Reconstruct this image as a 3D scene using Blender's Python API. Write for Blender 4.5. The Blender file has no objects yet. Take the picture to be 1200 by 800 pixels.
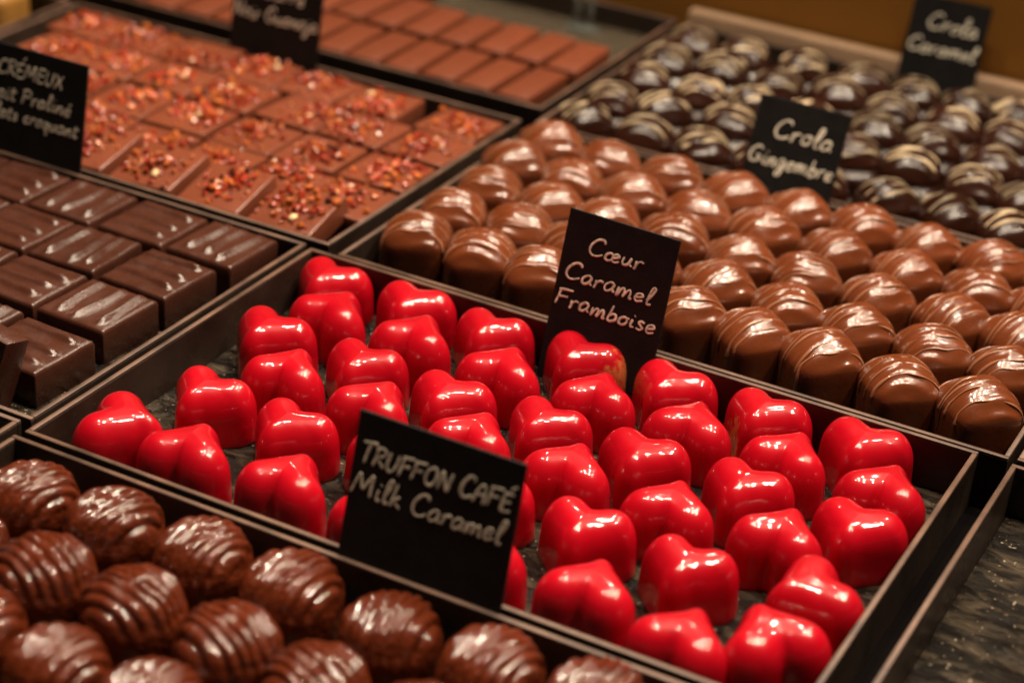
import bpy, bmesh, math, random
import numpy as np
from mathutils import Matrix, Vector, Euler

random.seed(7)
rng = np.random.default_rng(11)
SC = bpy.context.scene
COL = SC.collection
MM = 0.001                      # all layout numbers below are millimetres
rad = math.radians

# ------------------------------------------------------------------ camera
PITCH, YAW, ROLL = 0.487638, 0.451782, 0.078802
fw = Vector((-math.sin(YAW)*math.cos(PITCH), math.cos(YAW)*math.cos(PITCH), -math.sin(PITCH)))
rt = Vector((math.cos(YAW), math.sin(YAW), 0)); up = rt.cross(fw)
r2 = rt*math.cos(ROLL) + up*math.sin(ROLL); u2 = -rt*math.sin(ROLL) + up*math.cos(ROLL)
cam = bpy.data.cameras.new('camera'); camo = bpy.data.objects.new('camera', cam); COL.objects.link(camo)
M4 = Matrix.Identity(4)
for i in range(3):
    M4[i][0], M4[i][1], M4[i][2] = r2[i], u2[i], -fw[i]
M4.translation = Vector((0.3333, -0.3837, 0.316))
camo.matrix_world = M4
cam.sensor_width = 36.0; cam.lens = 72.755; cam.clip_start = 0.01; cam.clip_end = 50
cam.dof.use_dof = True; cam.dof.focus_distance = 0.605; cam.dof.aperture_fstop = 8.4
SC.camera = camo

# ------------------------------------------------------------------ light
w = bpy.data.worlds.new('World'); SC.world = w; w.use_nodes = True
bg = w.node_tree.nodes['Background']; bg.inputs[0].default_value = (1.0, 0.78, 0.55, 1); bg.inputs[1].default_value = 0.006

def lamp(loc, energy, radius, color=(1.0, 0.83, 0.63)):
    l = bpy.data.lights.new('ceiling_lamp', 'POINT'); l.energy = energy; l.shadow_soft_size = radius; l.color = color
    o = bpy.data.objects.new('ceiling_lamp', l); COL.objects.link(o); o.location = loc
    return o
LAMPS = [(-0.30, 0.22, 1.30, 24), (0.06, 0.20, 1.38, 26), (0.40, 0.24, 1.28, 24), (0.82, 0.30, 1.34, 22), (-0.10, 0.50, 1.32, 24),
         (0.26, 0.56, 1.26, 24), (0.62, 0.52, 1.34, 22), (0.04, 0.94, 1.30, 22), (0.46, 0.98, 1.26, 22),
         # a second track of lamps further back, low over the counter
         (-0.66, 1.40, 1.10, 10), (-0.16, 1.46, 1.16, 10), (0.34, 1.40, 1.10, 10)]
for p in LAMPS:
    lamp(p[:3], p[3], 0.024)
def spot(loc, target, energy, cone):
    l = bpy.data.lights.new('track_spot', 'SPOT'); l.energy = energy; l.shadow_soft_size = 0.024; l.color = (1.0, 0.83, 0.63)
    l.spot_size = rad(cone); l.spot_blend = 0.6
    o = bpy.data.objects.new('track_spot', l); COL.objects.link(o); o.location = loc
    o.rotation_euler = (Vector(target)-Vector(loc)).to_track_quat('-Z', 'Y').to_euler()
spot((0.02, -0.10, 1.34), (0.07, -0.085, 0), 9, 11.5)
spot((0.26, -0.12, 1.30), (0.16, -0.075, 0), 9, 11.5)

SC.cycles.diffuse_bounces = 1
SC.view_settings.view_transform = 'Standard'; SC.view_settings.look = 'None'
SC.view_settings.exposure = 0.10; SC.view_settings.gamma = 1.0

# ------------------------------------------------------------------ materials
def mat(name, color, rough=0.4, spec=0.5, coat=0.0, coat_rough=0.1, var=0.0, noise=None, bump=None, rnoise=None, speck=None, sss=0.0, coatnoise=None):
    """noise=(scale, amount) colour mottling; bump=(scale, strength, dist); rnoise=(scale, amount); speck=(scale, threshold, colour)"""
    m = bpy.data.materials.new(name); m.use_nodes = True
    nt = m.node_tree; b = nt.nodes['Principled BSDF']
    b.inputs['Roughness'].default_value = rough
    b.inputs['Specular IOR Level'].default_value = spec
    b.inputs['Coat Weight'].default_value = coat; b.inputs['Coat Roughness'].default_value = coat_rough
    if sss:
        b.inputs['Subsurface Weight'].default_value = sss
        b.inputs['Subsurface Radius'].default_value = (0.003, 0.0012, 0.0006); b.inputs['Subsurface Scale'].default_value = 1.0
    tc = nt.nodes.new('ShaderNodeTexCoord'); oi = nt.nodes.new('ShaderNodeObjectInfo')
    # offset the texture per object so copies differ
    off = nt.nodes.new('ShaderNodeVectorMath'); off.operation = 'ADD'
    mul = nt.nodes.new('ShaderNodeMath'); mul.operation = 'MULTIPLY'; mul.inputs[1].default_value = 7.3
    nt.links.new(oi.outputs['Random'], mul.inputs[0])
    nt.links.new(tc.outputs['Object'], off.inputs[0]); nt.links.new(mul.outputs[0], off.inputs[1])
    def ntex(scale, detail=4):
        n = nt.nodes.new('ShaderNodeTexNoise'); n.inputs['Scale'].default_value = scale; n.inputs['Detail'].default_value = detail
        nt.links.new(off.outputs[0], n.inputs['Vector']); return n
    hsv = nt.nodes.new('ShaderNodeHueSaturation'); hsv.inputs['Color'].default_value = (*color, 1)
    val = nt.nodes.new('ShaderNodeMapRange'); val.inputs['To Min'].default_value = 1-var; val.inputs['To Max'].default_value = 1+var
    nt.links.new(oi.outputs['Random'], val.inputs['Value'])
    last = val.outputs[0]
    if noise:
        n = ntex(noise[0]); mr = nt.nodes.new('ShaderNodeMapRange')
        mr.inputs['From Min'].default_value = 0.3; mr.inputs['From Max'].default_value = 0.7
        mr.inputs['To Min'].default_value = 1-noise[1]; mr.inputs['To Max'].default_value = 1+noise[1]
        nt.links.new(n.outputs['Fac'], mr.inputs['Value'])
        mm = nt.nodes.new('ShaderNodeMath'); mm.operation = 'MULTIPLY'
        nt.links.new(last, mm.inputs[0]); nt.links.new(mr.outputs[0], mm.inputs[1]); last = mm.outputs[0]
    nt.links.new(last, hsv.inputs['Value'])
    csock = hsv.outputs['Color']
    if speck:
        n = ntex(speck[0], 2); mr = nt.nodes.new('ShaderNodeMapRange')
        mr.inputs['From Min'].default_value = speck[1]; mr.inputs['From Max'].default_value = speck[1]+0.05
        nt.links.new(n.outputs['Fac'], mr.inputs['Value'])
        mx = nt.nodes.new('ShaderNodeMix'); mx.data_type = 'RGBA'
        nt.links.new(mr.outputs[0], mx.inputs['Factor']); nt.links.new(csock, mx.inputs['A']); mx.inputs['B'].default_value = (*speck[2], 1)
        csock = mx.outputs['Result']
    nt.links.new(csock, b.inputs['Base Color'])
    if rnoise:
        n = ntex(rnoise[0]); mr = nt.nodes.new('ShaderNodeMapRange')
        mr.inputs['From Min'].default_value = 0.3; mr.inputs['From Max'].default_value = 0.7
        mr.inputs['To Min'].default_value = max(0.02, rough-rnoise[1]); mr.inputs['To Max'].default_value = rough+rnoise[1]
        nt.links.new(n.outputs['Fac'], mr.inputs['Value']); nt.links.new(mr.outputs[0], b.inputs['Roughness'])
    if coatnoise:
        n = ntex(coatnoise[0], 5); mr = nt.nodes.new('ShaderNodeMapRange')
        mr.inputs['From Min'].default_value = 0.35; mr.inputs['From Max'].default_value = 0.7
        mr.inputs['To Min'].default_value = coat_rough; mr.inputs['To Max'].default_value = coat_rough+coatnoise[1]
        nt.links.new(n.outputs['Fac'], mr.inputs['Value']); nt.links.new(mr.outputs[0], b.inputs['Coat Roughness'])
    if bump:
        n = ntex(bump[0], bump[3] if len(bump) > 3 else 5); bp = nt.nodes.new('ShaderNodeBump'); bp.inputs['Strength'].default_value = bump[1]; bp.inputs['Distance'].default_value = bump[2]
        nt.links.new(n.outputs['Fac'], bp.inputs['Height']); nt.links.new(bp.outputs['Normal'], b.inputs['Normal'])
    return m

RED = (0.43, 0.002, 0.010)
M_red = mat('red_glaze', RED, 0.4, 0.12, coat=1.0, coat_rough=0.04, coatnoise=(110, 0.07), speck=(1100, 0.775, (0.62, 0.16, 0.10)), var=0.06, noise=(90, 0.06), bump=(200, 0.14, 0.001, 1), rnoise=(160, 0.05))
def worn_red(name, center, radius):
    """red glaze rubbed through to orange-brown chocolate on one flank (wear with a place and shape of its own)"""
    m = M_red.copy(); m.name = name; nt = m.node_tree; b = nt.nodes['Principled BSDF']
    src = b.inputs['Base Color'].links[0].from_socket
    tc = nt.nodes.new('ShaderNodeTexCoord')
    d = nt.nodes.new('ShaderNodeVectorMath'); d.operation = 'DISTANCE'; d.inputs[1].default_value = center
    nt.links.new(tc.outputs['Object'], d.inputs[0])
    n = nt.nodes.new('ShaderNodeTexNoise'); n.inputs['Scale'].default_value = 420; n.inputs['Detail'].default_value = 6
    nt.links.new(tc.outputs['Object'], n.inputs['Vector'])
    mr = nt.nodes.new('ShaderNodeMapRange'); mr.inputs['From Min'].default_value = 0; mr.inputs['From Max'].default_value = radius
    mr.inputs['To Min'].default_value = 0.75; mr.inputs['To Max'].default_value = 0.0
    nt.links.new(d.outputs['Value'], mr.inputs['Value'])
    ad = nt.nodes.new('ShaderNodeMath'); ad.operation = 'ADD'
    nt.links.new(mr.outputs[0], ad.inputs[0]); nt.links.new(n.outputs['Fac'], ad.inputs[1])
    cl = nt.nodes.new('ShaderNodeMapRange'); cl.inputs['From Min'].default_value = 0.82; cl.inputs['From Max'].default_value = 1.05
    cl.inputs['To Max'].default_value = 0.8
    nt.links.new(ad.outputs[0], cl.inputs['Value'])
    mx = nt.nodes.new('ShaderNodeMix'); mx.data_type = 'RGBA'
    nt.links.new(cl.outputs[0], mx.inputs['Factor']); nt.links.new(src, mx.inputs['A']); mx.inputs['B'].default_value = (0.55, 0.16, 0.05, 1)
    nt.links.new(mx.outputs['Result'], b.inputs['Base Color'])
    return m
M_red_w1 = worn_red('red_glaze_worn_lobe', (0.012, 0.004, 0.010), 0.013)
M_red_w2 = worn_red('red_glaze_worn_point', (-0.006, -0.008, 0.006), 0.012)
M_red_w3 = worn_red('red_glaze_worn_side', (-0.010, -0.006, 0.005), 0.012)
M_milk = mat('milk_chocolate', (0.140, 0.034, 0.011), 0.24, 0.5, coat=0.25, coat_rough=0.12, var=0.10, noise=(120, 0.08), bump=(420, 0.10, 0.001), rnoise=(220, 0.08))
M_milkdz = mat('milk_drizzle', (0.30, 0.115, 0.055), 0.3, 0.5, coat=0.9, coat_rough=0.12, var=0.1, noise=(120, 0.1))  # drizzle tinted paler than the shell, with its highlights put into the colour
M_dark = mat('dark_chocolate', (0.026, 0.0075, 0.0038), 0.24, 0.3, coat=0.08, coat_rough=0.12, var=0.2, noise=(120, 0.15), bump=(420, 0.10, 0.001))
M_darkglint = mat('dark_drizzle_glints', (0.46, 0.35, 0.22), 0.35, 0.35, coat=0.1, coat_rough=0.1, var=0.6, noise=(140, 0.3))  # pale strands paint the lamps' reflection along the dark domes' ridges
M_truf = mat('truffle_chocolate', (0.085, 0.0145, 0.0042), 0.4, 0.08, coat=1.0, coat_rough=0.035, var=0.10, noise=(110, 0.10), bump=(560, 0.6, 0.001, 1), rnoise=(200, 0.06))
M_bar = mat('dark_bar_chocolate', (0.056, 0.018, 0.0105), 0.28, 0.5, var=0.10, noise=(160, 0.12), bump=(600, 0.10, 0.001), rnoise=(200, 0.08))
M_tile = mat('milk_square_chocolate', (0.175, 0.047, 0.023), 0.27, 0.5, var=0.08, noise=(150, 0.08), bump=(500, 0.08, 0.001))
M_stick = mat('milk_bar_chocolate', (0.160, 0.039, 0.0155), 0.45, 0.4, var=0.07, noise=(300, 0.10), bump=(900, 0.25, 0.001))
M_cr1 = mat('praline_red', (0.32, 0.036, 0.014), 0.25, 0.5, var=0.25, noise=(500, 0.45))
M_cr2 = mat('praline_orange', (0.50, 0.13, 0.032), 0.22, 0.5, var=0.2, noise=(500, 0.35))
M_cr3 = mat('praline_burnt', (0.06, 0.016, 0.010), 0.22, 0.5, var=0.2)
M_nut = mat('hazelnut', (0.72, 0.48, 0.25), 0.4, 0.4, noise=(500, 0.25))
M_caramel = mat('caramel_chocolate', (0.34, 0.16, 0.035), 0.4, 0.5, noise=(150, 0.1))
M_tray = mat('tray_lacquer', (0.034, 0.021, 0.015), 0.34, 0.4, noise=(60, 0.35), bump=(300, 0.10, 0.001), rnoise=(90, 0.12), speck=(900, 0.70, (0.10, 0.06, 0.035)))
M_rim = mat('tray_worn_lit_edge', (0.105, 0.058, 0.039), 0.48, 0.4, noise=(70, 0.55), bump=(500, 0.2, 0.001))  # paler than the walls: edge wear plus light on the tops, as colour
M_card = mat('black_card', (0.009, 0.008, 0.008), 0.6, 0.2, noise=(200, 0.25), bump=(1200, 0.12, 0.001), speck=(1500, 0.76, (0.05, 0.047, 0.045)))
M_ink = mat('chalk_ink', (0.80, 0.73, 0.59), 0.8, 0.2, noise=(700, 0.42))
M_wall = mat('ochre_wall', (0.30, 0.125, 0.018), 0.6, 0.3, noise=(8, 0.10))
M_wood = mat('pale_wood', (0.36, 0.23, 0.14), 0.45, 0.4, noise=(60, 0.12), bump=(300, 0.2, 0.001))
M_black = mat('black_panel', (0.010, 0.008, 0.007), 0.5, 0.4)
M_table = mat('counter_black', (0.004, 0.003, 0.003), 0.9, 0.02, noise=(20, 0.3))
M_sdust = mat('sugar_dust', (0.36, 0.33, 0.24), 0.7, 0.3)
M_glass = bpy.data.materials.new('clear_glass'); M_glass.use_nodes = True
_g = M_glass.node_tree.nodes['Principled BSDF']; _g.inputs['Transmission Weight'].default_value = 0.9
_g.inputs['Base Color'].default_value = (0.8, 0.9, 0.85, 1); _g.inputs['Roughness'].default_value = 0.15

def slate(name, base, hi, scale):
    """wet-looking slate: stretched mottling, pale flakes and a broken relief"""
    m = bpy.data.materials.new(name); m.use_nodes = True; nt = m.node_tree; b = nt.nodes['Principled BSDF']
    tc = nt.nodes.new('ShaderNodeTexCoord'); mp = nt.nodes.new('ShaderNodeMapping')
    mp.inputs['Scale'].default_value = (scale*0.5, scale*1.25, scale); mp.inputs['Rotation'].default_value = (0, 0, rad(-28))
    nt.links.new(tc.outputs['Object'], mp.inputs['Vector'])
    n1 = nt.nodes.new('ShaderNodeTexNoise'); n1.inputs['Scale'].default_value = 1.0; n1.inputs['Detail'].default_value = 8; n1.inputs['Roughness'].default_value = 0.62
    n1.inputs['Distortion'].default_value = 0.6
    n2 = nt.nodes.new('ShaderNodeTexNoise'); n2.inputs['Scale'].default_value = 4.5; n2.inputs['Detail'].default_value = 6
    for n in (n1, n2): nt.links.new(mp.outputs[0], n.inputs['Vector'])
    cr = nt.nodes.new('ShaderNodeValToRGB'); e = cr.color_ramp.elements
    e[0].position = 0.45; e[0].color = (*base, 1); e[1].position = 0.68; e[1].color = (*hi, 1)
    nt.links.new(n1.outputs['Fac'], cr.inputs['Fac'])
    vo = nt.nodes.new('ShaderNodeTexNoise'); vo.inputs['Scale'].default_value = 700; vo.inputs['Detail'].default_value = 1
    nt.links.new(tc.outputs['Object'], vo.inputs['Vector'])
    mr = nt.nodes.new('ShaderNodeMapRange'); mr.inputs['From Min'].default_value = 0.72; mr.inputs['From Max'].default_value = 0.76
    nt.links.new(vo.outputs['Fac'], mr.inputs['Value'])
    mx = nt.nodes.new('ShaderNodeMix'); mx.data_type = 'RGBA'; mx.inputs['B'].default_value = (0.45, 0.36, 0.27, 1)
    nt.links.new(mr.outputs[0], mx.inputs['Factor']); nt.links.new(cr.outputs['Color'], mx.inputs['A'])
    nt.links.new(mx.outputs['Result'], b.inputs['Base Color'])
    ad = nt.nodes.new('ShaderNodeMath'); ad.operation = 'MULTIPLY_ADD'; ad.inputs[1].default_value = 0.35
    nt.links.new(n2.outputs['Fac'], ad.inputs[0]); nt.links.new(n1.outputs['Fac'], ad.inputs[2])
    bp = nt.nodes.new('ShaderNodeBump'); bp.inputs['Strength'].default_value = 1.0; bp.inputs['Distance'].default_value = 0.007
    nt.links.new(ad.outputs[0], bp.inputs['Height']); nt.links.new(bp.outputs['Normal'], b.inputs['Normal'])
    b.inputs['Roughness'].default_value = 0.27; b.inputs['Specular IOR Level'].default_value = 0.7
    return m
M_slate = slate('slate_floor', (0.010, 0.007, 0.0045), (0.125, 0.092, 0.058), 170)  # pale tone mixes stone mottling with painted-in highlights off the relief
M_slate2 = slate('slate_floor_olive', (0.085, 0.062, 0.034), (0.13, 0.098, 0.058), 140)

# ------------------------------------------------------------------ helpers
def link(o, parent=None):
    COL.objects.link(o)
    if parent: o.parent = parent
    return o
def mesh(name, V, F, mats, smooth=True, fm=None):
    me = bpy.data.meshes.new(name)
    me.from_pydata([tuple(v) for v in (np.asarray(V, float)*MM)], [], [tuple(int(i) for i in f) for f in F])
    for m in (mats if isinstance(mats, (list, tuple)) else [mats]): me.materials.append(m)
    if smooth: me.polygons.foreach_set('use_smooth', [True]*len(me.polygons))
    if fm is not None: me.polygons.foreach_set('material_index', fm)
    me.update(); return me
def obj(name, me, parent=None, loc=(0, 0, 0), rot=(0, 0, 0), scale=1.0):
    o = bpy.data.objects.new(name, me); link(o, parent)
    o.location = Vector(loc)*MM; o.rotation_euler = rot
    o.scale = (scale,)*3 if isinstance(scale, (int, float)) else scale
    return o
def empty(name, loc=(0, 0, 0), rot=(0, 0, 0)):
    o = bpy.data.objects.new(name, None); o.empty_display_size = 0.01; link(o)
    o.location = Vector(loc)*MM; o.rotation_euler = rot; return o
def tag(o, label, cat, group=None):
    o['label'] = label; o['category'] = cat
    if group: o['group'] = group
    return o
def rbox(name, sx, sy, sz, bev, mats, seg=2, org=(0, 0, 0), smooth=True):
    """bevelled box; base centre at org"""
    bm = bmesh.new(); bmesh.ops.create_cube(bm, size=1.0)
    for v in bm.verts:
        v.co = Vector((v.co.x*sx+org[0], v.co.y*sy+org[1], (v.co.z+0.5)*sz+org[2]))*MM
    if bev > 0:
        bmesh.ops.bevel(bm, geom=list(bm.edges), offset=bev*MM, segments=seg, profile=0.5, affect='EDGES')
    me = bpy.data.meshes.new(name); bm.to_mesh(me); bm.free()
    me.materials.append(mats)
    if smooth: me.polygons.foreach_set('use_smooth', [True]*len(me.polygons))
    return me
def autosmooth(o):
    return o
ORD = ['first', 'second', 'third', 'fourth', 'fifth', 'sixth', 'seventh', 'eighth', 'ninth', 'tenth', 'eleventh', 'twelfth']

# polar shell: rings of na points given by functions, closed at the top
def loft(rings):
    """rings: list of (na,3) arrays from base to the last small ring; closes the top with a fan and the bottom with an ngon"""
    na = len(rings[0]); V = np.concatenate(rings); F = []
    for r in range(len(rings)-1):
        a, b = r*na, (r+1)*na
        for i in range(na):
            j = (i+1) % na
            F.append((a+i, a+j, b+j, b+i))
    top = len(V); V = np.vstack([V, rings[-1].mean(0)])
    a = (len(rings)-1)*na
    for i in range(na): F.append((a+i, a+(i+1) % na, top))
    F.append(tuple(range(na-1, -1, -1)))
    return V, F

# ------------------------------------------------------------------ setting
ctr = obj('counter', rbox('counter', 1500, 1100, 20, 0, M_table, org=(0, 150, -22.2), smooth=False)); ctr['kind'] = 'structure'
bw = obj('back_wall', rbox('back_wall', 900, 12, 320, 0, M_wall, org=(-155, 452, -2), smooth=False)); bw['kind'] = 'structure'
bp_ = obj('side_panel', rbox('side_panel', 300, 10, 320, 0, M_black, org=(345, 462, -2), smooth=False)); bp_['kind'] = 'structure'

# ------------------------------------------------------------------ trays
RIM = 16.0
def tray(x0, x1, y0, y1, label, base_top=0.0, rim=RIM, th=1.7, floor=None, z0=-2.0, inset=None):
    t = empty('display_tray', ((x0+x1)/2, (y0+y1)/2, z0))
    cx, cy = (x0+x1)/2, (y0+y1)/2
    L, D = x1-x0, y1-y0
    bt = base_top - z0
    if inset: bt = inset - z0
    obj('tray_floor', rbox('tray_floor', L-2*th-0.4, D-2*th-0.4, bt-0.1, 0, floor or M_slate, smooth=False), t, (0, 0, 0.1))
    h = rim - z0
    for nx, ny in ((0, -1), (0, 1), (-1, 0), (1, 0)):
        if ny: wx, wy, px, py = L, th, 0, ny*(D-th)/2
        else:  wx, wy, px, py = th, D-2*th-0.06, nx*(L-th)/2, 0
        wl = obj('side_wall', rbox('side_wall', wx, wy, h-0.5, 0.12, M_tray, 1, smooth=False), t, (px, py, 0))
        obj('rim_edge', rbox('rim_edge', wx-0.1, wy-0.1 if not nx else wy+0.04, 0.75, 0.28, M_rim, 2), wl, (0, 0, h-0.55))
    tag(t, label, 'tray', 'dark trays set side by side on the counter')
    return t
tray(0, 230, -1, 144.4, 'dark brown tray holding the red heart chocolates')
tray(-232, -2.6, 5, 146.3, 'dark brown tray holding the ridged square dark chocolates', inset=4.5)
tray(-211, 3.8, 149.5, 288.5, 'dark tray of crumb-topped milk chocolate squares', inset=6.0)
tray(10, 238.4, 145.2, 286.6, 'dark tray holding the milk chocolate domes')
tray(-232, 4.5, 303.5, 436, 'dark tray of orange-brown milk chocolate fingers, partly empty at its back', inset=6.0, floor=M_slate2)
tray(9, 237, 289.2, 434.5, 'dark tray holding the dark chocolate domes in front of the ochre wall')
tray(-1.2, 228, -150, -3.6, 'dark tray holding the ribbed round truffles in the front')
tray(-230, -4.6, -150, 3.4, 'empty dark tray corner left of the ribbed truffles')
tray(240, 440, -10, 143.6, 'empty tray with a bare slate floor at the right')
tray(240.6, 440, 146.4, 286, 'tray corner cut off at the right edge beside the milk domes')
tray(-440, -214.5, 150, 288.5, 'tray cut off at the upper left, with a golden chocolate')
# pale wooden ledge behind the dark domes
o = obj('wooden_ledge', rbox('wooden_ledge', 330, 7, 24, 1.2, M_wood, 2, org=(174, 439.2, -2))); tag(o, 'pale wooden ledge behind the dark chocolate domes', 'ledge')

# ------------------------------------------------------------------ red hearts
def caps(px, py, ax, ay, ra, bx, by, rb):
    dx, dy = bx-ax, by-ay; L2 = dx*dx+dy*dy
    t = np.clip(((px-ax)*dx+(py-ay)*dy)/L2, 0, 1)
    return np.hypot(px-ax-t*dx, py-ay-t*dy)-(ra+(rb-ra)*t)
def hsdf(x, y, k=1.8):
    a = caps(x, y, -6.5, 3.7, 7.4, 0, -8.1, 3.9); b = caps(x, y, 6.5, 3.7, 7.4, 0, -8.1, 3.9)
    h = np.clip(.5+.5*(b-a)/k, 0, 1)
    return np.minimum(b*(1-h)+a*h-k*h*(1-h), np.hypot(x, y+1.0)-6.2)
def heart_mesh(name, m, seed=0, na=88, nr=22, H=18.6, sx=1.03):
    r_ = np.random.default_rng(seed)
    th = np.linspace(0, 2*np.pi, na, endpoint=False)
    lo = np.zeros(na); hi = np.full(na, 25.0)
    for _ in range(45):
        mid = (lo+hi)/2; s = hsdf(mid*np.cos(th), mid*np.sin(th)-1)
        lo = np.where(s < 0, mid, lo); hi = np.where(s < 0, hi, mid)
    OX, OY = [np.interp(np.linspace(0, na, 900), np.arange(na+1), np.append(a_, a_[0])) for a_ in (lo*np.cos(th), lo*np.sin(th)-1)]
    ts = np.concatenate([[1.0], 1-np.linspace(0, 1, nr)[1:]**1.6*0.97])
    G = np.zeros((nr, na, 3))
    for k, t in enumerate(ts):
        x, y = lo*t*np.cos(th), lo*t*np.sin(th)-1
        d = np.sqrt(((x[:, None]-OX[None])**2+(y[:, None]-OY[None])**2).min(1)) if k else 0*x
        q = np.clip(d/5.6, 0, 1)
        wall = (1-(1-q)**2.1)**(1/2.1)
        roof = np.clip(d/8.6, 0, 1.2)
        G[k, :, 0], G[k, :, 1] = x, y
        G[k, :, 2] = 9.4 + (H-9.4-1.3)*wall + 1.3*roof
    # soften creases
    for _ in range(3):
        Z = G[:, :, 2].copy(); Z2 = Z.copy()
        Z2[1:-1] = (Z[1:-1]*2+Z[:-2]+Z[2:])/4
        Z2 = (Z2*2+np.roll(Z2, 1, 1)+np.roll(Z2, -1, 1))/4
        Z2[0] = Z[0]
        G[:, :, 2] = Z2
    rings = []
    o = G[0]
    c = np.array([0, -1.0, 0])
    for z, f in ((0.0, 0.975), (0.5, 0.992), (1.5, 1.0), (3.5, 1.0), (6.0, 1.0), (8.0, 1.0)):
        R = o.copy(); R[:, :2] = c[:2]+(o[:, :2]-c[:2])*f; R[:, 2] = z; rings.append(R)
    rings += [G[k] for k in range(nr)]
    V, F = loft(rings)
    # slight draft: shrink with height, and a faint casting unevenness
    V[:, :2] = c[:2]+(V[:, :2]-c[:2])*sx*(1.0-0.0045*V[:, 2:3])
    ph = r_.uniform(0, 6, 3)
    V[:, 2] += np.where(V[:, 2] > 3, 0.22*np.sin(V[:, 0]*0.33+ph[0])*np.cos(V[:, 1]*0.3+ph[1]), 0)
    V[:, 0] *= 1+0.02*math.sin(ph[2])
    return mesh(name, V, F, m)
HME = [heart_mesh('heart', M_red, s) for s in range(4)]
HW1, HW2, HW3 = heart_mesh('heart', M_red_w1, 5), heart_mesh('heart', M_red_w2, 6), heart_mesh('heart', M_red_w3, 7)
HEARTS = [
 ('rear row, point to camera', 0, [(15.6,132.0),(46,133.2),(76,130.5),(106.8,132.6),(137.5,132.4),(168.1,132.8),(199.3,132.6)]),
 ('second row from rear, cleft to camera', 180, [(28.3,114.3),(58.5,114.0),(90.5,112.2),(121.4,114.4),(151.9,114.6),(182.6,114.8),(212.6,112.6)]),
 ('third row from rear, point to camera', 0, [(19.7,91.1),(54,89.8),(85.1,88.1),(116.3,90.0),(147.3,89.8),(178.8,91.0),(212.4,89.6)]),
 ('fourth row from rear, cleft to camera', 180, [(38.5,73.0),(69.6,71.4),(102.6,71.6),(132.9,72.6),(165.2,70.6),(196.3,74.0)]),
 ('fifth row from rear, point to camera', 0, [(26.5,48.6),(56.5,46.1),(88,47),(119.5,46.5),(150.3,47.0),(180.9,45.4)]),
 ('front row, cleft to camera', 180, [(40.6,20.4),(71.6,22.6),(102.5,21.5),(133,22.5),(163.7,23.1),(192.6,16.4)])]
HG = 'glossy red heart chocolates in the middle tray'
for r, (rowtxt, ang, pts) in enumerate(HEARTS):
    for i, (x, y) in enumerate(pts):
        me = HME[(i*3+r*5+int(x)) % 4]
        if (r, i) == (0, 3): me = HW1
        if (r, i) == (0, 5): me = HW2
        if (r, i) == (3, 0): me = HW3
        o = obj('heart_chocolate', me, None, (x, y, 0.05), (0, 0, rad(ang+random.uniform(-7, 7))), random.uniform(0.985, 1.015))
        extra = {(0, 3): 'red heart with an orange scuff on its right lobe, before the caramel raspberry card',
                 (0, 5): 'red heart rubbed orange at its left flank, sixth in the back row',
                 (3, 0): 'red heart with a scuffed orange lower right side, leftmost of the fourth row'}.get((r, i))
        tag(o, extra or f'red heart, {ORD[i]} from left, {rowtxt}', 'chocolate', HG)
for (x, y, a, lb) in [(17.2, 20.5, 100, 'red heart lying sideways in the left corner of its tray'),
                      (213.2, 52.4, -42, 'red heart turned with its cleft to the right rim, second from the front corner'),
                      (211.8, 28.0, 226, 'red heart nearest the front right corner, cleft turned to the right rim')]:
    o = obj('heart_chocolate', HME[1], None, (x, y, 0.05), (0, 0, rad(a)), 1.05); tag(o, lb, 'chocolate', HG)

# ------------------------------------------------------------------ domed chocolates (rounded-square, drizzled)
def dome_z(x, y, a, n, zs, H):
    rho = (np.abs(x/a)**n+np.abs(y/a)**n)**(1/n)
    q = np.clip(rho/0.975, 0, 1)
    return zs+(H-zs)*np.maximum(0, 1-q**2.1)**0.74
def dome_mesh(name, m, seed, a=11.9, n=3.5, zs=18.0, H=26.2, na=80, amp=0.75, pitch=3.9):
    r_ = np.random.default_rng(seed)
    th = np.linspace(0, 2*np.pi, na, endpoint=False)
    c, s = np.cos(th), np.sin(th)
    R = a/(np.abs(c)**n+np.abs(s)**n)**(1/n)
    rings = []
    for z, f in ((0, .985), (0.6, 1.0), (5, 1.0), (10, .995), (zs-2.5, .988), (zs-.8, .982)):
        rings.append(np.stack([R*f*c, R*f*s, 0*th+z], 1))
    for q in np.concatenate([np.sqrt(1-np.linspace(0.04, 1, 22)**1.8)[:-1], [0.06]]):
        x, y = R*.975*q*c, R*.975*q*s
        rings.append(np.stack([x, y, dome_z(x, y, a, n, zs, H)], 1))
    V, F = loft(rings)
    ph = r_.uniform(0, 6, 4); ang = r_.uniform(-0.12, 0.12)
    u = V[:, 0]*math.cos(ang)+V[:, 1]*math.sin(ang); v = -V[:, 0]*math.sin(ang)+V[:, 1]*math.cos(ang)
    vv = v+0.5*np.sin(u*0.22+ph[0])+0.2*np.sin(u*.4+ph[1])
    rd = (0.5+0.5*np.cos(2*np.pi*vv/pitch+ph[2]))**1.2*(0.75+.4*np.sin(u*.3+ph[3]))
    fade = np.clip((V[:, 2]-zs+1.5)/3.0, 0, 1)
    V[:, 2] += amp*rd*fade
    return mesh(name, V, F, m), (ang, ph, pitch)
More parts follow.
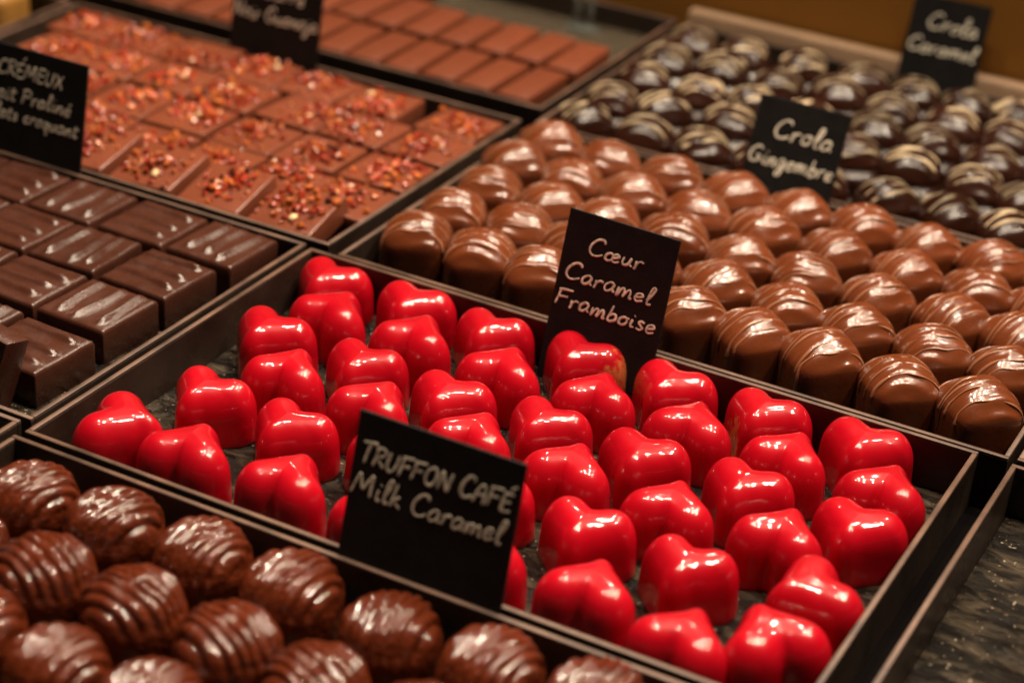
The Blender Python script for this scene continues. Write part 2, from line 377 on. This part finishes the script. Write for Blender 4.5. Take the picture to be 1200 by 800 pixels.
def drizzle_mesh(name, m, seed, info, a=11.9, n=3.5, zs=18.0, H=26.2, rad_=0.33, drip=11.0, reach=0.955):
    r_ = np.random.default_rng(seed+100); ang, ph, pitch = info
    V, F = [], []
    ks = np.arange(-4, 5); vs = (2*np.pi*ks+r_.uniform(-1, 1)-ph[2])/(2*np.pi)*pitch
    for v0 in vs:
        if abs(v0) > a*0.74: continue
        rr = rad_*r_.uniform(0.6, 1.4); v0 = v0+r_.uniform(-.9, .9); tilt = r_.uniform(-.14, .14)
        us = np.linspace(-a*1.05, a*1.05, 40); P = []
        ends = []
        for u in us:
            v = v0-0.5*math.sin(u*0.22+ph[0])-0.2*math.sin(u*.4+ph[1])+0.08*math.sin(u*.9+ph[3])+tilt*u
            x = u*math.cos(ang)-v*math.sin(ang); y = u*math.sin(ang)+v*math.cos(ang)
            rho = (abs(x/a)**n+abs(y/a)**n)**(1/n)
            if rho > reach: continue
            P.append((x, y, float(dome_z(x, y, a, n, zs, H))+0.30))
        if len(P) < 8: continue
        def down(p, L):
            x, y, z = p; rho = (abs(x/a)**n+abs(y/a)**n)**(1/n); k = 1.004/rho
            dx = r_.uniform(-.15, .15)
            return [(x*k*1.0+dx*t, y*k, zs-0.3-t*L) for t in np.linspace(0.05, 1, 7)]
        l1, l2 = [drip*r_.choice([0.12, 0.3, 0.7, 1.3], p=[.6, .16, .14, .10]) for _ in (0, 1)]
        if drip > 0: P = down(P[0], l1)[::-1]+P+down(P[-1], l2)
        P = np.array(P); T = np.gradient(P, axis=0); T /= np.linalg.norm(T, axis=1)[:, None]+1e-9
        side = np.cross(T, np.array([0, 0, 1.0])+P*[0.04, .04, 0]); side /= np.linalg.norm(side, axis=1)[:, None]+1e-9
        nr_ = np.cross(side, T); b0 = len(V); ns = 6
        for i in range(len(P)):
            w_ = rr*(0.8+.35*math.sin(i*.37+ph[1]+v0))*(0.35 if i in (0, len(P)-1) else 1)
            for j in range(ns):
                aa = 2*math.pi*j/ns; V.append(P[i]+w_*(math.cos(aa)*side[i]*1.5+math.sin(aa)*nr_[i]*.8))
        for i in range(len(P)-1):
            for j in range(ns):
                k2 = (j+1) % ns; F.append((b0+i*ns+j, b0+i*ns+k2, b0+(i+1)*ns+k2, b0+(i+1)*ns+j))
        F.append(tuple(b0+j for j in range(ns))[::-1]); F.append(tuple(b0+(len(P)-1)*ns+j for j in range(ns)))
    return mesh(name, np.array(V), F, m)
MD = []; DD = []
for s in range(6):
    b_, inf = dome_mesh('shell', M_milk, s); MD.append((b_, drizzle_mesh('drizzle_glints', M_milkdz, s, inf)))
    kw = dict(a=12.1, n=2.8, zs=12.3, H=20.6)
    b_, inf = dome_mesh('shell', M_dark, s+20, amp=0.8, pitch=4.6, **kw); DD.append((b_, drizzle_mesh('drizzle_glints', M_darkglint, s+20, inf, rad_=0.58, drip=0, reach=0.86, **kw)))
def dome(name, pair, x, y, ang, label, cat, group, sc=1.0):
    t = empty(name, (x, y, 0.05), (0, 0, ang)); t.scale = (sc,)*3
    obj('shell', pair[0], t); obj('drizzle_glints', pair[1], t)
    return tag(t, label, cat, group)
MY = [170, 194, 219, 243, 267]
MILK = [[26,51,72.5,99.5,126,148.5,172,198,222.5], [27,52.5,74,100,126,151,174.5,200,224], [27.5,52,74,99,124,147.5,173,198.5,221],
        [24.5,48,72.5,98,122.5,149,175,200,222], [27,52,77,102,126.5,151,174.5,198.5,222]]
ROWM = ['front row behind the hearts', 'second row from the hearts', 'middle row', 'fourth row from the hearts', 'back row before the dark domes']
k = 0
for r in range(5):
    for i, x in enumerate(MILK[r]):
        ang = rad(30+ i*2.4 + random.uniform(-11, 11))
        y = MY[r]+random.uniform(-1, 1) + (-2.5 if (r == 0 and i >= 6) else 0)
        dome('milk_chocolate_dome', MD[(k*5+r) % 6], x, y, ang, f'drizzled milk chocolate dome, {ORD[i]} from left, {ROWM[r]}', 'chocolate', 'milk chocolate domes in rows', random.uniform(.975, 1.02)); k += 1
DARK = [[(20.6,310),(47,309),(70,311),(94,312),(119,309),(146,309),(170,309),(192,309),(216,309)],
        [(20.8,335),(42,338),(69,342),(94,343),(120,344),(144,343),(170,341),(191,338)],
        [(21,365),(47,364),(69,366),(93,367),(120,370),(143,371),(169,366),(193,367)],
        [(20.6,389),(43,396),(69,394),(94,399),(119,393),(144,395),(167,398)],
        [(20.4,417),(44,418),(70,421.4),(97,421),(119.5,421),(142,421),(164,420)]]
ROWD = ['front row of the dark tray', 'second row of the dark tray', 'middle row of the dark tray', 'fourth row of the dark tray', 'back row by the wooden ledge']
for r in range(5):
    for i, (x, y) in enumerate(DARK[r]):
        ang = rad(26+random.uniform(-18, 18)) + (math.pi if random.random() < .4 else 0)
        dome('dark_chocolate_dome', DD[(k*5+r) % 6], x, y, ang, f'glint-streaked dark chocolate dome, {ORD[i]} from left, {ROWD[r]}', 'chocolate', 'dark chocolate domes in rows', random.uniform(.97, 1.03)); k += 1

# ------------------------------------------------------------------ ribbed truffles
def truffle_mesh(name, seed, R=13.2, H=22.0, zs=12.6, na=144, ribs=8):
    r_ = np.random.default_rng(seed)
    th = np.linspace(0, 2*np.pi, na, endpoint=False); c, s = np.cos(th), np.sin(th)
    prof = [(0, .93), (.6, .96), (4, .985), (zs-2, 1.0)]
    for t in np.linspace(0.0, 1, 34):
        a = t*math.pi/2; prof.append((zs+(H-zs)*math.sin(a)**0.95, max(0.03, math.cos(a)**0.62)))
    rings = [np.stack([R*f*c, R*f*s, 0*th+z], 1) for z, f in prof]
    V, F = loft(rings)
    pit = 2*R/ribs*0.93; ph = r_.uniform(-.5, .5)
    u, v = V[:, 0], V[:, 1]
    vv = v+0.45*np.sin(u*.16+ph)+0.35*np.sin(v*.55+seed*2)+.12*np.sin(u*.6+v*.9+seed)
    rib = np.abs(np.cos(np.pi*vv/pit+ph))**0.75*(0.86+.14*np.sin(u*.75+v*.5+seed*3))
    fade = np.clip((V[:, 2]-12.4)/2.8, 0, 1)
    nrm = np.stack([V[:, 0]/R**2, V[:, 1]/R**2, np.maximum(V[:, 2]-zs, 0)/(H-zs)**2], 1); nrm /= np.linalg.norm(nrm, axis=1)[:, None]+1e-9
    V = V+nrm*((rib-1)*1.65*fade)[:, None]
    # hand-dipped unevenness
    V[:, 2] += .25*np.sin(u*.35+ph*9)*np.sin(v*.3+seed)*fade
    return mesh(name, V, F, M_truf)
TM = [truffle_mesh('truffle', s) for s in range(3)]
TRUF = [('back row against the hearts tray', 90, [(21,-23.5),(47,-22),(74,-20.5),(101.5,-21),(131,-22),(159,-22),(186,-19),(212,-20)]),
        ('second row of the truffle tray', 0, [(19,-50),(46,-49),(73,-48),(101,-48),(127.5,-50),(155,-49.5)]),
        ('third row of the truffle tray', 90, [(46,-76),(72.5,-77),(99,-75.5)])]
for r, (txt, ang, pts) in enumerate(TRUF):
    for i, (x, y) in enumerate(pts):
        a = ang+random.uniform(-12, 12)+(-8 if r == 1 else 0)
        o = obj('ribbed_truffle', TM[(i+r) % 3], None, (x, y, 0.05), (0, 0, rad(a)), random.uniform(.98, 1.02))
        tag(o, f'ribbed glossy truffle, {ORD[i]} from left in the {txt}', 'chocolate', 'ribbed truffles in the front tray')

# ------------------------------------------------------------------ ridged dark squares
def bar_mesh(name, seed, W=26.2, D=26.4, H=11.5, n=34):
    r_ = np.random.default_rng(seed)
    g = np.linspace(-1, 1, n); g = np.sign(g)*(1-(1-np.abs(g))**1.25)
    X, Y = np.meshgrid(g*W/2, g*D/2, indexing='ij')
    e = np.minimum(W/2-np.abs(X), D/2-np.abs(Y)); er = 1.3
    t = np.clip(e/er, 0, 1); Z = H-er*(1-np.sqrt(1-(1-t)**2))*0.9
    xs = [-6.8+r_.uniform(-1, 1), 0.6+r_.uniform(-1.2, 1.2), 7.6+r_.uniform(-1, 1)]
    for q, x0 in enumerate(xs):
        wob = x0+0.7*np.sin(Y*.15+r_.uniform(0, 6)); wd = r_.uniform(.95, 1.45)
        env = 1/(1+np.exp(-(Y+D/2-2.2-r_.uniform(0, 2))*1.6))*(0.72+.28*np.exp(-((Y+D/2-4)/6.5)**2))*(1/(1+np.exp((Y-D/2+1.5)*1.5)))
        Z += r_.uniform(1.6, 2.3)*env*np.exp(-((X-wob)/wd)**2)
    Z += 0.12*np.sin(X*.3+seed)*np.cos(Y*.33)
    V = np.stack([X, Y, Z], -1).reshape(-1, 3); F = []
    for i in range(n-1):
        for j in range(n-1):
            F.append((i*n+j, (i+1)*n+j, (i+1)*n+j+1, i*n+j+1))
    loop = [i*n for i in range(n)]+[(n-1)*n+j for j in range(1, n)]+[i*n+n-1 for i in range(n-2, -1, -1)]+[j for j in range(n-2, 0, -1)]
    V = list(map(tuple, V)); prev = loop
    for z, f in ((H*.55, 1.0), (.5, 1.012), (0, .99)):
        cur = []
        for li in loop:
            cur.append(len(V)); V.append((V[li][0]*f, V[li][1]*f, z))
        for a in range(len(loop)):
            b = (a+1) % len(loop); F.append((prev[b], prev[a], cur[a], cur[b]))
        prev = cur
    F.append(tuple(prev))
    return mesh(name, np.array(V), F, M_bar)
BM = [bar_mesh('dark_square', s) for s in range(5)]
BARS = [(1, [(-31, 39.5), (-31.2, 71.5), (-29.5, 100.3), (-25.5, 130)]), (2, [(-60, 42), (-59.5, 72.5), (-59.8, 101.3), (-53.6, 130)]),
        (3, [(-88, 73), (-87.5, 101.8), (-83.2, 130)]), (4, [(-115, 102), (-111.5, 130)]), (5, [(-139, 130)])]
for c, pts in BARS:
    for i, (x, y) in enumerate(pts):
        n_from_back = len(pts)-i
        turned = (c+n_from_back) % 2 == 1     # ridges alternate in direction, square by square
        o = obj('ridged_dark_square', BM[(c*2+i) % 5], None, (x, y, 4.55), (0, 0, rad((90 if turned else 0)+random.uniform(-3, 3))))
        if turned is False: pass
        colname = ['', 'column beside the hearts tray', 'second column from the hearts', 'third column from the hearts', 'fourth column from the hearts', 'fifth column from the hearts'][c]
        tag(o, f'ridged dark chocolate square, {ORD[n_from_back-1]} from the back, {colname}', 'chocolate', 'ridged dark chocolate squares')
o = obj('ridged_dark_square', bar_mesh('dark_square', 9, H=11.0), None, (-35.0, 13.6, 18.9))
o.rotation_euler = (Matrix.Rotation(rad(-105), 3, 'X') @ Matrix.Rotation(rad(9), 3, 'Z')).to_euler()
tag(o, 'dark chocolate square tipped up on its edge at the left frame edge', 'chocolate', 'ridged dark chocolate squares')

# ------------------------------------------------------------------ crumb-topped milk squares
def tile_mesh(seed):
    return rbox('chocolate_base', 26.4+(seed % 3)*.3, 25.6, 8.6, 0.7, M_tile, 3)
TLM = [tile_mesh(s) for s in range(3)]
def ico():
    bm = bmesh.new(); bmesh.ops.create_icosphere(bm, subdivisions=1, radius=1.0)
    V = np.array([v.co[:] for v in bm.verts]); F = [tuple(v.index for v in f.verts) for f in bm.faces]; bm.free(); return V, F
ICO = ico()
def crumbs(n, seed):
    r_ = np.random.default_rng(seed); V, F, fm = [], [], []
    cx, cy = r_.uniform(-5, 4), r_.uniform(-4, 5); spread = r_.uniform(4.2, 6.4)
    cl = [(cx, cy), (cx+r_.uniform(-6, 6), cy+r_.uniform(-5, 5))]
    for i in range(n):
        a = cl[r_.integers(2)]
        x, y = np.clip(r_.normal(a[0], spread), -12.4, 12.4), np.clip(r_.normal(a[1], spread*.85), -12, 12)
        if i < n*0.25: x, y = r_.uniform(-12.3, 12.3), r_.uniform(-11.5, 12)
        s = r_.uniform(.6, 1.55)*(0.6 if i < n*0.25 else 1.0)
        P = ICO[0]*r_.uniform(.6, 1.35, ICO[0].shape)*s*r_.uniform(.7, 1.3, 3)
        near = math.hypot(x-a[0], y-a[1]) < spread
        P = P+np.array([x, y, 8.6+s*.45+(r_.uniform(0, 1.3) if near else 0)])
        b0 = len(V); V += list(P); F += [tuple(b0+j for j in f) for f in ICO[1]]
        m = r_.choice(3, p=[.60, .35, .05]); fm += [int(m)]*len(ICO[1])
    return mesh('praline_crumbs', np.array(V), F, [M_cr1, M_cr2, M_cr3], False, fm)
CRM = [crumbs(random.randint(68, 95), s) for s in range(9)]
def nut():
    V = ICO[0]*np.array([1.9, 1.3, 1.0])*rng.uniform(.8, 1.2, ICO[0].shape); return mesh('nut_piece', V, ICO[1], M_nut, True)
NUT = [nut() for _ in range(3)]
tk = 0
def tile(x, y, z, rot, label, nutpos=None):
    global tk
    t = empty('crumb_topped_square', (x, y, z), rot)
    obj('chocolate_base', TLM[tk % 3], t)
    c = obj('praline_crumbs', CRM[(tk*4) % 9], t, (0, 0, 0), (0, 0, rad(90*(tk % 4)))); c['kind'] = 'stuff'
    if nutpos: obj('nut_piece', NUT[tk % 3], t, (nutpos[0], nutpos[1], 9.4), (0, 0, random.uniform(0, 3)), 1.25)
    tk += 1
    return tag(t, label, 'chocolate', 'crumb-topped milk chocolate squares')
T3 = [('back row', 272, [-192, -164, -135, -107, -78.5, -50, -16.5+2], 0),
      ('second row from the back', 244.5, [-185, -157, -128.5, -99.5, -69, -40.5, -12.5], 0),
      ('third row from the back', 215.5, [-157, -128, -99.5, -70.5, -42, -13.5], 0),
      ('flat row under the tilted ones', 187.5, [-125, -96.5, -68, -39, -11.0], 0)]
NUTS = {(0, 5): (-6, 4), (1, 2): (3, 2), (2, 1): (2, 3), (2, 2): (3, 1), (1, 3): (-4, 3), (0, 3): (5, 5), (1, 4): (6, -4), (3, 4): (-5, 0)}
for r, (txt, y, xs, _) in enumerate(T3):
    for i, x in enumerate(xs):
        n = len(xs)-i
        tile(x+random.uniform(-.5, .5), y+random.uniform(-.6, .6), 6.1+random.uniform(0.3, 0.8), (rad(random.uniform(-1.4, 1.4)), rad(random.uniform(-1.4, 1.4)), rad(random.uniform(-3, 3))),
             f'crumb-topped milk chocolate square, {ORD[n-1]} from right, {txt}', NUTS.get((r, i)))
for i, (x, y) in enumerate([(-107, 168.5), (-77.5, 168), (-48, 166.5), (-18.5, 166)]):
    tile(x, y, 9.6, (rad(13), rad(-4), rad(-2+i)), f'crumb-topped square tilted up against the front rim, {ORD[3-i]} from right', (3, -6) if i in (1, 3) else None)

# ------------------------------------------------------------------ milk chocolate fingers
SM = [rbox('milk_finger', 14.2, 36.0-.4*s, 10.0, 0.6, M_stick, 2) for s in range(3)]
for r, (y, txt, xs) in enumerate([(327, 'front row', [-11.5-17.3*i for i in range(12)]), (367.5, 'back row', [-10-17.4*i for i in range(11)]), (406, 'rearmost row', [-115-17.4*i for i in range(4)])]):
    for i, x in enumerate(xs):
        o = obj('milk_chocolate_finger', SM[(i+r) % 3], None, (x+random.uniform(-.4, .4), y+random.uniform(-1.2, 1.2), 6.1), (0, 0, rad(random.uniform(-2.2, 2.2))))
        tag(o, f'orange-brown milk chocolate finger, {ORD[i]} from right in the {txt}', 'chocolate', 'milk chocolate fingers in the rear tray')
def scatter(label, boxes, n, mats, smin, smax, seed, z0=0.0):
    r_ = np.random.default_rng(seed); V, F, fm = [], [], []
    for i in range(n):
        x0, x1, y0, y1 = boxes[r_.integers(len(boxes))]
        s_ = r_.uniform(smin, smax)**1.0
        P = ICO[0]*r_.uniform(.6, 1.35, ICO[0].shape)*s_*np.array([1, 1, .6])+np.array([r_.uniform(x0, x1), r_.uniform(y0, y1), s_*.35+.05+z0])
        b0 = len(V); V += list(P); F += [tuple(b0+j for j in f) for f in ICO[1]]; fm += [int(r_.integers(len(mats)))]*len(ICO[1])
    o = obj('chocolate_crumbs', mesh('chocolate_crumbs', np.array(V), F, mats, False, fm)); o['kind'] = 'stuff'; o['label'] = label; o['category'] = 'crumbs'
    return o
scatter('fine pale crumbs on the floor beside the dark squares', [(-16, -5, 9, 118), (-44, -5, 8, 24)], 700, [M_sdust, M_slate2, M_bar], .10, .36, 3, 4.5)
scatter('few dark crumbs between the red hearts', [(4, 226, 3, 140)], 70, [M_bar, M_sdust, M_red], .15, .45, 4)
scatter('few pale crumbs on the bare slate tray floor', [(244, 330, 0, 138)], 60, [M_sdust, M_milk], .15, .5, 5)
# golden dome at the very edge, and a clear clip standing at the back
CD, cinf = dome_mesh('golden_dome', M_caramel, 77)
o = obj('golden_chocolate', CD, None, (-240, 270, 0.05)); tag(o, 'golden caramel chocolate cut off at the upper left corner', 'chocolate')
t = empty('clear_stand', (-36, 424, 6.1))
for dx in (-3.2, 3.2): obj('post', rbox('post', 3.2, 1.6, 22, .5, M_glass, 2), t, (dx, 0, 1.4))
obj('foot', rbox('foot', 14, 7, 1.4, .4, M_glass, 2), t)
tag(t, 'small clear stand at the back of the finger tray', 'stand')

# ------------------------------------------------------------------ handwritten name cards
G = {
 'T': (.62, [[(0,.93),(.3,.97),(.68,1.0)], [(.36,.98),(.30,.5),(.27,0)]]),
 'R': (.60, [[(.12,.95),(.1,.5),(.05,0)], [(.0,.9),(.3,1.0),(.52,.85),(.4,.6),(.12,.48),(.3,.3),(.58,.02)]]),
 'U': (.62, [[(.1,.95),(.05,.4),(.16,.05),(.36,.08),(.5,.4),(.54,.95)]]),
 'F': (.58, [[(.1,.95),(.08,.5),(.04,0)], [(.02,.93),(.3,.97),(.62,1.0)], [(.08,.5),(.3,.53),(.48,.55)]]),
 'O': (.64, [[(.36,.97),(.12,.8),(.04,.4),(.16,.06),(.38,.05),(.55,.35),(.54,.75),(.36,.97),(.24,.9)]]),
 'N': (.66, [[(.03,0),(.08,.5),(.1,.93),(.28,.5),(.48,.05),(.52,.5),(.58,.98)]]),
 'C': (.64, [[(.58,.78),(.5,.96),(.28,.93),(.08,.6),(.06,.25),(.22,.03),(.45,.06),(.62,.2)]]),
 'A': (.62, [[(.02,0),(.1,.5),(.24,.93),(.42,.93),(.5,.5),(.52,0)], [(.08,.42),(.3,.45),(.5,.45)]]),
 'E': (.54, [[(.5,.93),(.2,.92),(.1,.85),(.08,.4),(.1,.06),(.3,.03),(.52,.08)], [(.1,.48),(.28,.5),(.44,.52)]]),
 'M': (.88, [[(.0,0),(.08,.5),(.18,.95),(.3,.6),(.4,.3),(.55,.65),(.68,.98),(.72,.5),(.76,0)]]),
 'X': (.6, [[(.05,.93),(.3,.5),(.55,.02)], [(.55,.95),(.3,.5),(.02,0)]]),
 'L': (.55, [[(.1,1),(.06,.5),(.05,.04),(.3,.02),(.52,.08)]]),
 'P': (.56, [[(.12,.95),(.09,.5),(.04,0)], [(.0,.88),(.3,1),(.52,.82),(.4,.55),(.1,.45)]]),
 'G': (.70, [[(.58,.8),(.48,.96),(.26,.92),(.07,.6),(.06,.25),(.22,.03),(.46,.08),(.56,.4),(.36,.42)], [(.56,.4),(.6,.1)]]),
 'a': (.46, [[(.38,.46),(.22,.52),(.05,.3),(.08,.04),(.22,.03),(.36,.25),(.38,.46),(.36,.15),(.46,.02)]]),
 'b': (.44, [[(.14,1.0),(.1,.5),(.07,.08),(.22,.02),(.38,.2),(.34,.46),(.2,.46),(.09,.3)]]),
 'c': (.38, [[(.34,.4),(.24,.5),(.08,.32),(.08,.08),(.2,.01),(.36,.1)]]),
 'd': (.46, [[(.38,.44),(.22,.5),(.05,.28),(.08,.04),(.22,.03),(.38,.3),(.44,1.0),(.38,.4),(.46,.02)]]),
 'e': (.40, [[(.06,.24),(.22,.28),(.34,.38),(.26,.5),(.1,.42),(.05,.18),(.16,.01),(.38,.12)]]),
 'g': (.46, [[(.38,.44),(.22,.5),(.05,.28),(.1,.04),(.24,.06),(.38,.42),(.36,-.1),(.28,-.42),(.1,-.4),(.2,-.15),(.46,.08)]]),
 'h': (.46, [[(.14,1.0),(.1,.5),(.06,0),(.14,.32),(.28,.48),(.36,.34),(.36,.02),(.46,.05)]]),
 'i': (.24, [[(.1,.5),(.08,.2),(.12,.02),(.24,.06)], [(.14,.72),(.16,.76)]]),
 'j': (.24, [[(.14,.5),(.14,0),(.08,-.38),(-.06,-.4),(.02,-.18),(.24,.06)], [(.18,.72),(.2,.76)]]),
 'k': (.44, [[(.14,1.0),(.1,.5),(.06,0)], [(.34,.5),(.2,.34),(.1,.24),(.24,.16),(.42,.0)]]),
 'l': (.26, [[(.06,.2),(.2,.6),(.26,.96),(.16,1.0),(.1,.6),(.1,.1),(.16,.0),(.27,.06)]]),
 'm': (.66, [[(.06,.5),(.06,.0),(.16,.36),(.26,.48),(.32,.32),(.3,.02),(.4,.36),(.5,.48),(.56,.3),(.56,.04),(.66,.05)]]),
 'n': (.46, [[(.06,.5),(.06,.0),(.16,.36),(.28,.48),(.36,.3),(.35,.04),(.46,.05)]]),
 'o': (.42, [[(.26,.5),(.08,.36),(.06,.1),(.2,.01),(.35,.16),(.34,.42),(.22,.5),(.3,.44),(.44,.46)]]),
 'q': (.46, [[(.36,.44),(.2,.5),(.05,.28),(.1,.04),(.24,.08),(.36,.44),(.33,.0),(.3,-.42)]]),
 'r': (.36, [[(.06,.48),(.08,.2),(.05,.0),(.1,.3),(.22,.48),(.36,.44)]]),
 's': (.36, [[(.32,.44),(.2,.5),(.1,.4),(.2,.26),(.3,.14),(.2,.01),(.04,.06)]]),
 't': (.32, [[(.16,.85),(.12,.4),(.12,.06),(.2,.0),(.32,.06)], [(.0,.55),(.16,.57),(.34,.6)]]),
 'u': (.46, [[(.06,.48),(.05,.15),(.14,.01),(.28,.12),(.36,.48),(.34,.15),(.46,.03)]]),
 '\u0153': (.66, [[(.24,.5),(.08,.36),(.06,.1),(.2,.01),(.33,.18),(.3,.42),(.22,.5)], [(.33,.22),(.48,.3),(.58,.4),(.48,.5),(.36,.4),(.33,.16),(.44,.01),(.64,.12)]]),
 '\u00c9': (.54, [[(.5,.93),(.2,.92),(.1,.85),(.08,.4),(.1,.06),(.3,.03),(.52,.08)], [(.1,.48),(.28,.5),(.44,.52)], [(.3,1.15),(.4,1.25),(.52,1.38)]]),
 '\u00e9': (.40, [[(.06,.24),(.22,.28),(.34,.38),(.26,.5),(.1,.42),(.05,.18),(.16,.01),(.38,.12)], [(.24,.68),(.34,.84)]]),
 ' ': (.30, []),
}
def smooth_path(P, n=7):
    P = np.array(P, float)
    if len(P) < 3: return np.array([P[0]+(P[-1]-P[0])*t for t in np.linspace(0, 1, n)])
    Q = np.vstack([2*P[0]-P[1], P, 2*P[-1]-P[-2]]); out = []
    for i in range(1, len(Q)-2):
        p0, p1, p2, p3 = Q[i-1:i+3]
        for t in np.linspace(0, 1, n, endpoint=False):
            out.append(.5*((2*p1)+(-p0+p2)*t+(2*p0-5*p1+4*p2-p3)*t*t+(-p0+3*p1-3*p2+p3)*t**3))
    out.append(P[-1]); return np.array(out)
def text_mesh(txt, x0, y0, width, cap, pen, seed, slant=0.16, smallcaps=False):
    """ribbon strokes in the card's plane (x right, y up), z = 0 .. 0.12"""
    r_ = np.random.default_rng(seed)
    adv = sum(G[c][0]+.05 for c in txt); ks = width/(adv*1.0)
    V, F = [], []; cx = 0
    for ci, ch in enumerate(txt):
        wd, strokes = G[ch]; h = cap*(1.0 if (not smallcaps or ci == 0 or txt[ci-1] == ' ') else .84)
        jy = r_.uniform(-.04, .04)*cap; js = r_.uniform(.95, 1.05)
        for st in strokes:
            P = smooth_path(st)
            X = x0+(cx+P[:, 0])*ks+P[:, 1]*h*slant; Y = y0+jy+P[:, 1]*h*js
            T = np.gradient(np.stack([X, Y], 1), axis=0); T /= np.linalg.norm(T, axis=1)[:, None]+1e-9
            N = np.stack([-T[:, 1], T[:, 0]], 1); n = len(X)
            tt = np.linspace(0, 1, n); wv = pen*.5*(1+.18*np.sin(tt*5+r_.uniform(0, 6)))
            capf = np.minimum(1, np.minimum(tt, 1-tt)*n/2.0+.45); wv = wv*capf
            b0 = len(V)
            for i in range(n):
                V.append((X[i]+N[i, 0]*wv[i], Y[i]+N[i, 1]*wv[i], .05)); V.append((X[i]-N[i, 0]*wv[i], Y[i]-N[i, 1]*wv[i], .05))
                V.append((X[i], Y[i], .16))
            for i in range(n-1):
                a, b = b0+3*i, b0+3*i+3
                F.append((a, a+2, b+2, b)); F.append((a+2, a+1, b+1, b+2))
        cx += wd+.05
    return mesh('lettering', np.array(V), F, M_ink)
def card(x, y, width, height, lean, yaw, lines, label, roll=0.0, z=0.3):
    """x,y,z = bottom left corner on the tray floor; leans back by lean degrees"""
    t = empty('name_card', (x, y, z), (0, 0, 0))
    t.rotation_euler = (Matrix.Rotation(rad(yaw), 3, 'Z') @ Matrix.Rotation(rad(90-lean), 3, 'X') @ Matrix.Rotation(rad(roll), 3, 'Z')).to_euler()
    obj('card', rbox('card', width, height, 0.9, 0.12, M_card, 1, org=(width/2, height/2, -0.9), smooth=False), t)
    for i, (txt, u0, v0, wd, cap, pen, sc) in enumerate(lines):
        obj('lettering', text_mesh(txt, u0, height+v0, wd, cap, pen, i*7+len(label), smallcaps=sc), t)
    return tag(t, label, 'card', 'black handwritten name cards')
card(104.0, -7.2, 47.4, 56.0, 12.5, 0, [('TRUFFON CAF\u00c9', 1.8, -13.4, 43.6, 6.2, 0.78, True), ('Milk Caramel', 0.9, -22.2, 43.6, 6.0, 0.74, False)],
     'black card reading Truffon Caf\u00e9 Milk Caramel in front of the hearts')
card(90.2, 136.6, 38.2, 55.0, 14, -3, [('C\u0153ur', 8.6, -12.6, 19.5, 5.6, .74, False), ('Caramel', 2.4, -22.0, 31, 5.6, .74, False), ('Framboise', 1.0, -30.6, 35.5, 5.4, .74, False)],
     'black card reading C\u0153ur Caramel Framboise behind the hearts')
card(96.2, 280.0, 35.2, 50.0, 19, -2, [('Crola', 8.0, -14.4, 23.5, 7.0, .74, False), ('Gingembre', .7, -24.8, 33.6, 6.2, .74, False)],
     'black card reading Crola Gingembre between milk and dark domes')
card(107.8, 427.8, 33.0, 52.0, 16, 0, [('Crola', 7.6, -13.6, 22.0, 6.6, .74, False), ('Caramel', 1.4, -23.6, 29.5, 6.0, .74, False)],
     'black card reading Crola Caramel by the ochre wall')
card(-131.2, 284.2, 42.4, 55.0, 8, 0, [('Carr\u00e9', 14, -22.0, 20, 6.2, .74, False), ('Noir Guanaja', .6, -31.5, 40.5, 6.2, .74, False)],
     'black card cut by the top edge, behind the crumb-topped squares', z=6.4)
card(-144.6, 143.2, 47.4, 55.0, 9.5, 0, [('CR\u00c9MEUX', 8.3, -11.0, 29.0, 5.6, .74, False), ('Lait Pralin\u00e9', 4.6, -19.6, 37, 5.4, .74, False), ('\u00e9clats croquant', 2.6, -26.4, 42.6, 5.0, .74, False)],
     'black card reading Cr\u00e9meux Lait Pralin\u00e9 at the left edge')
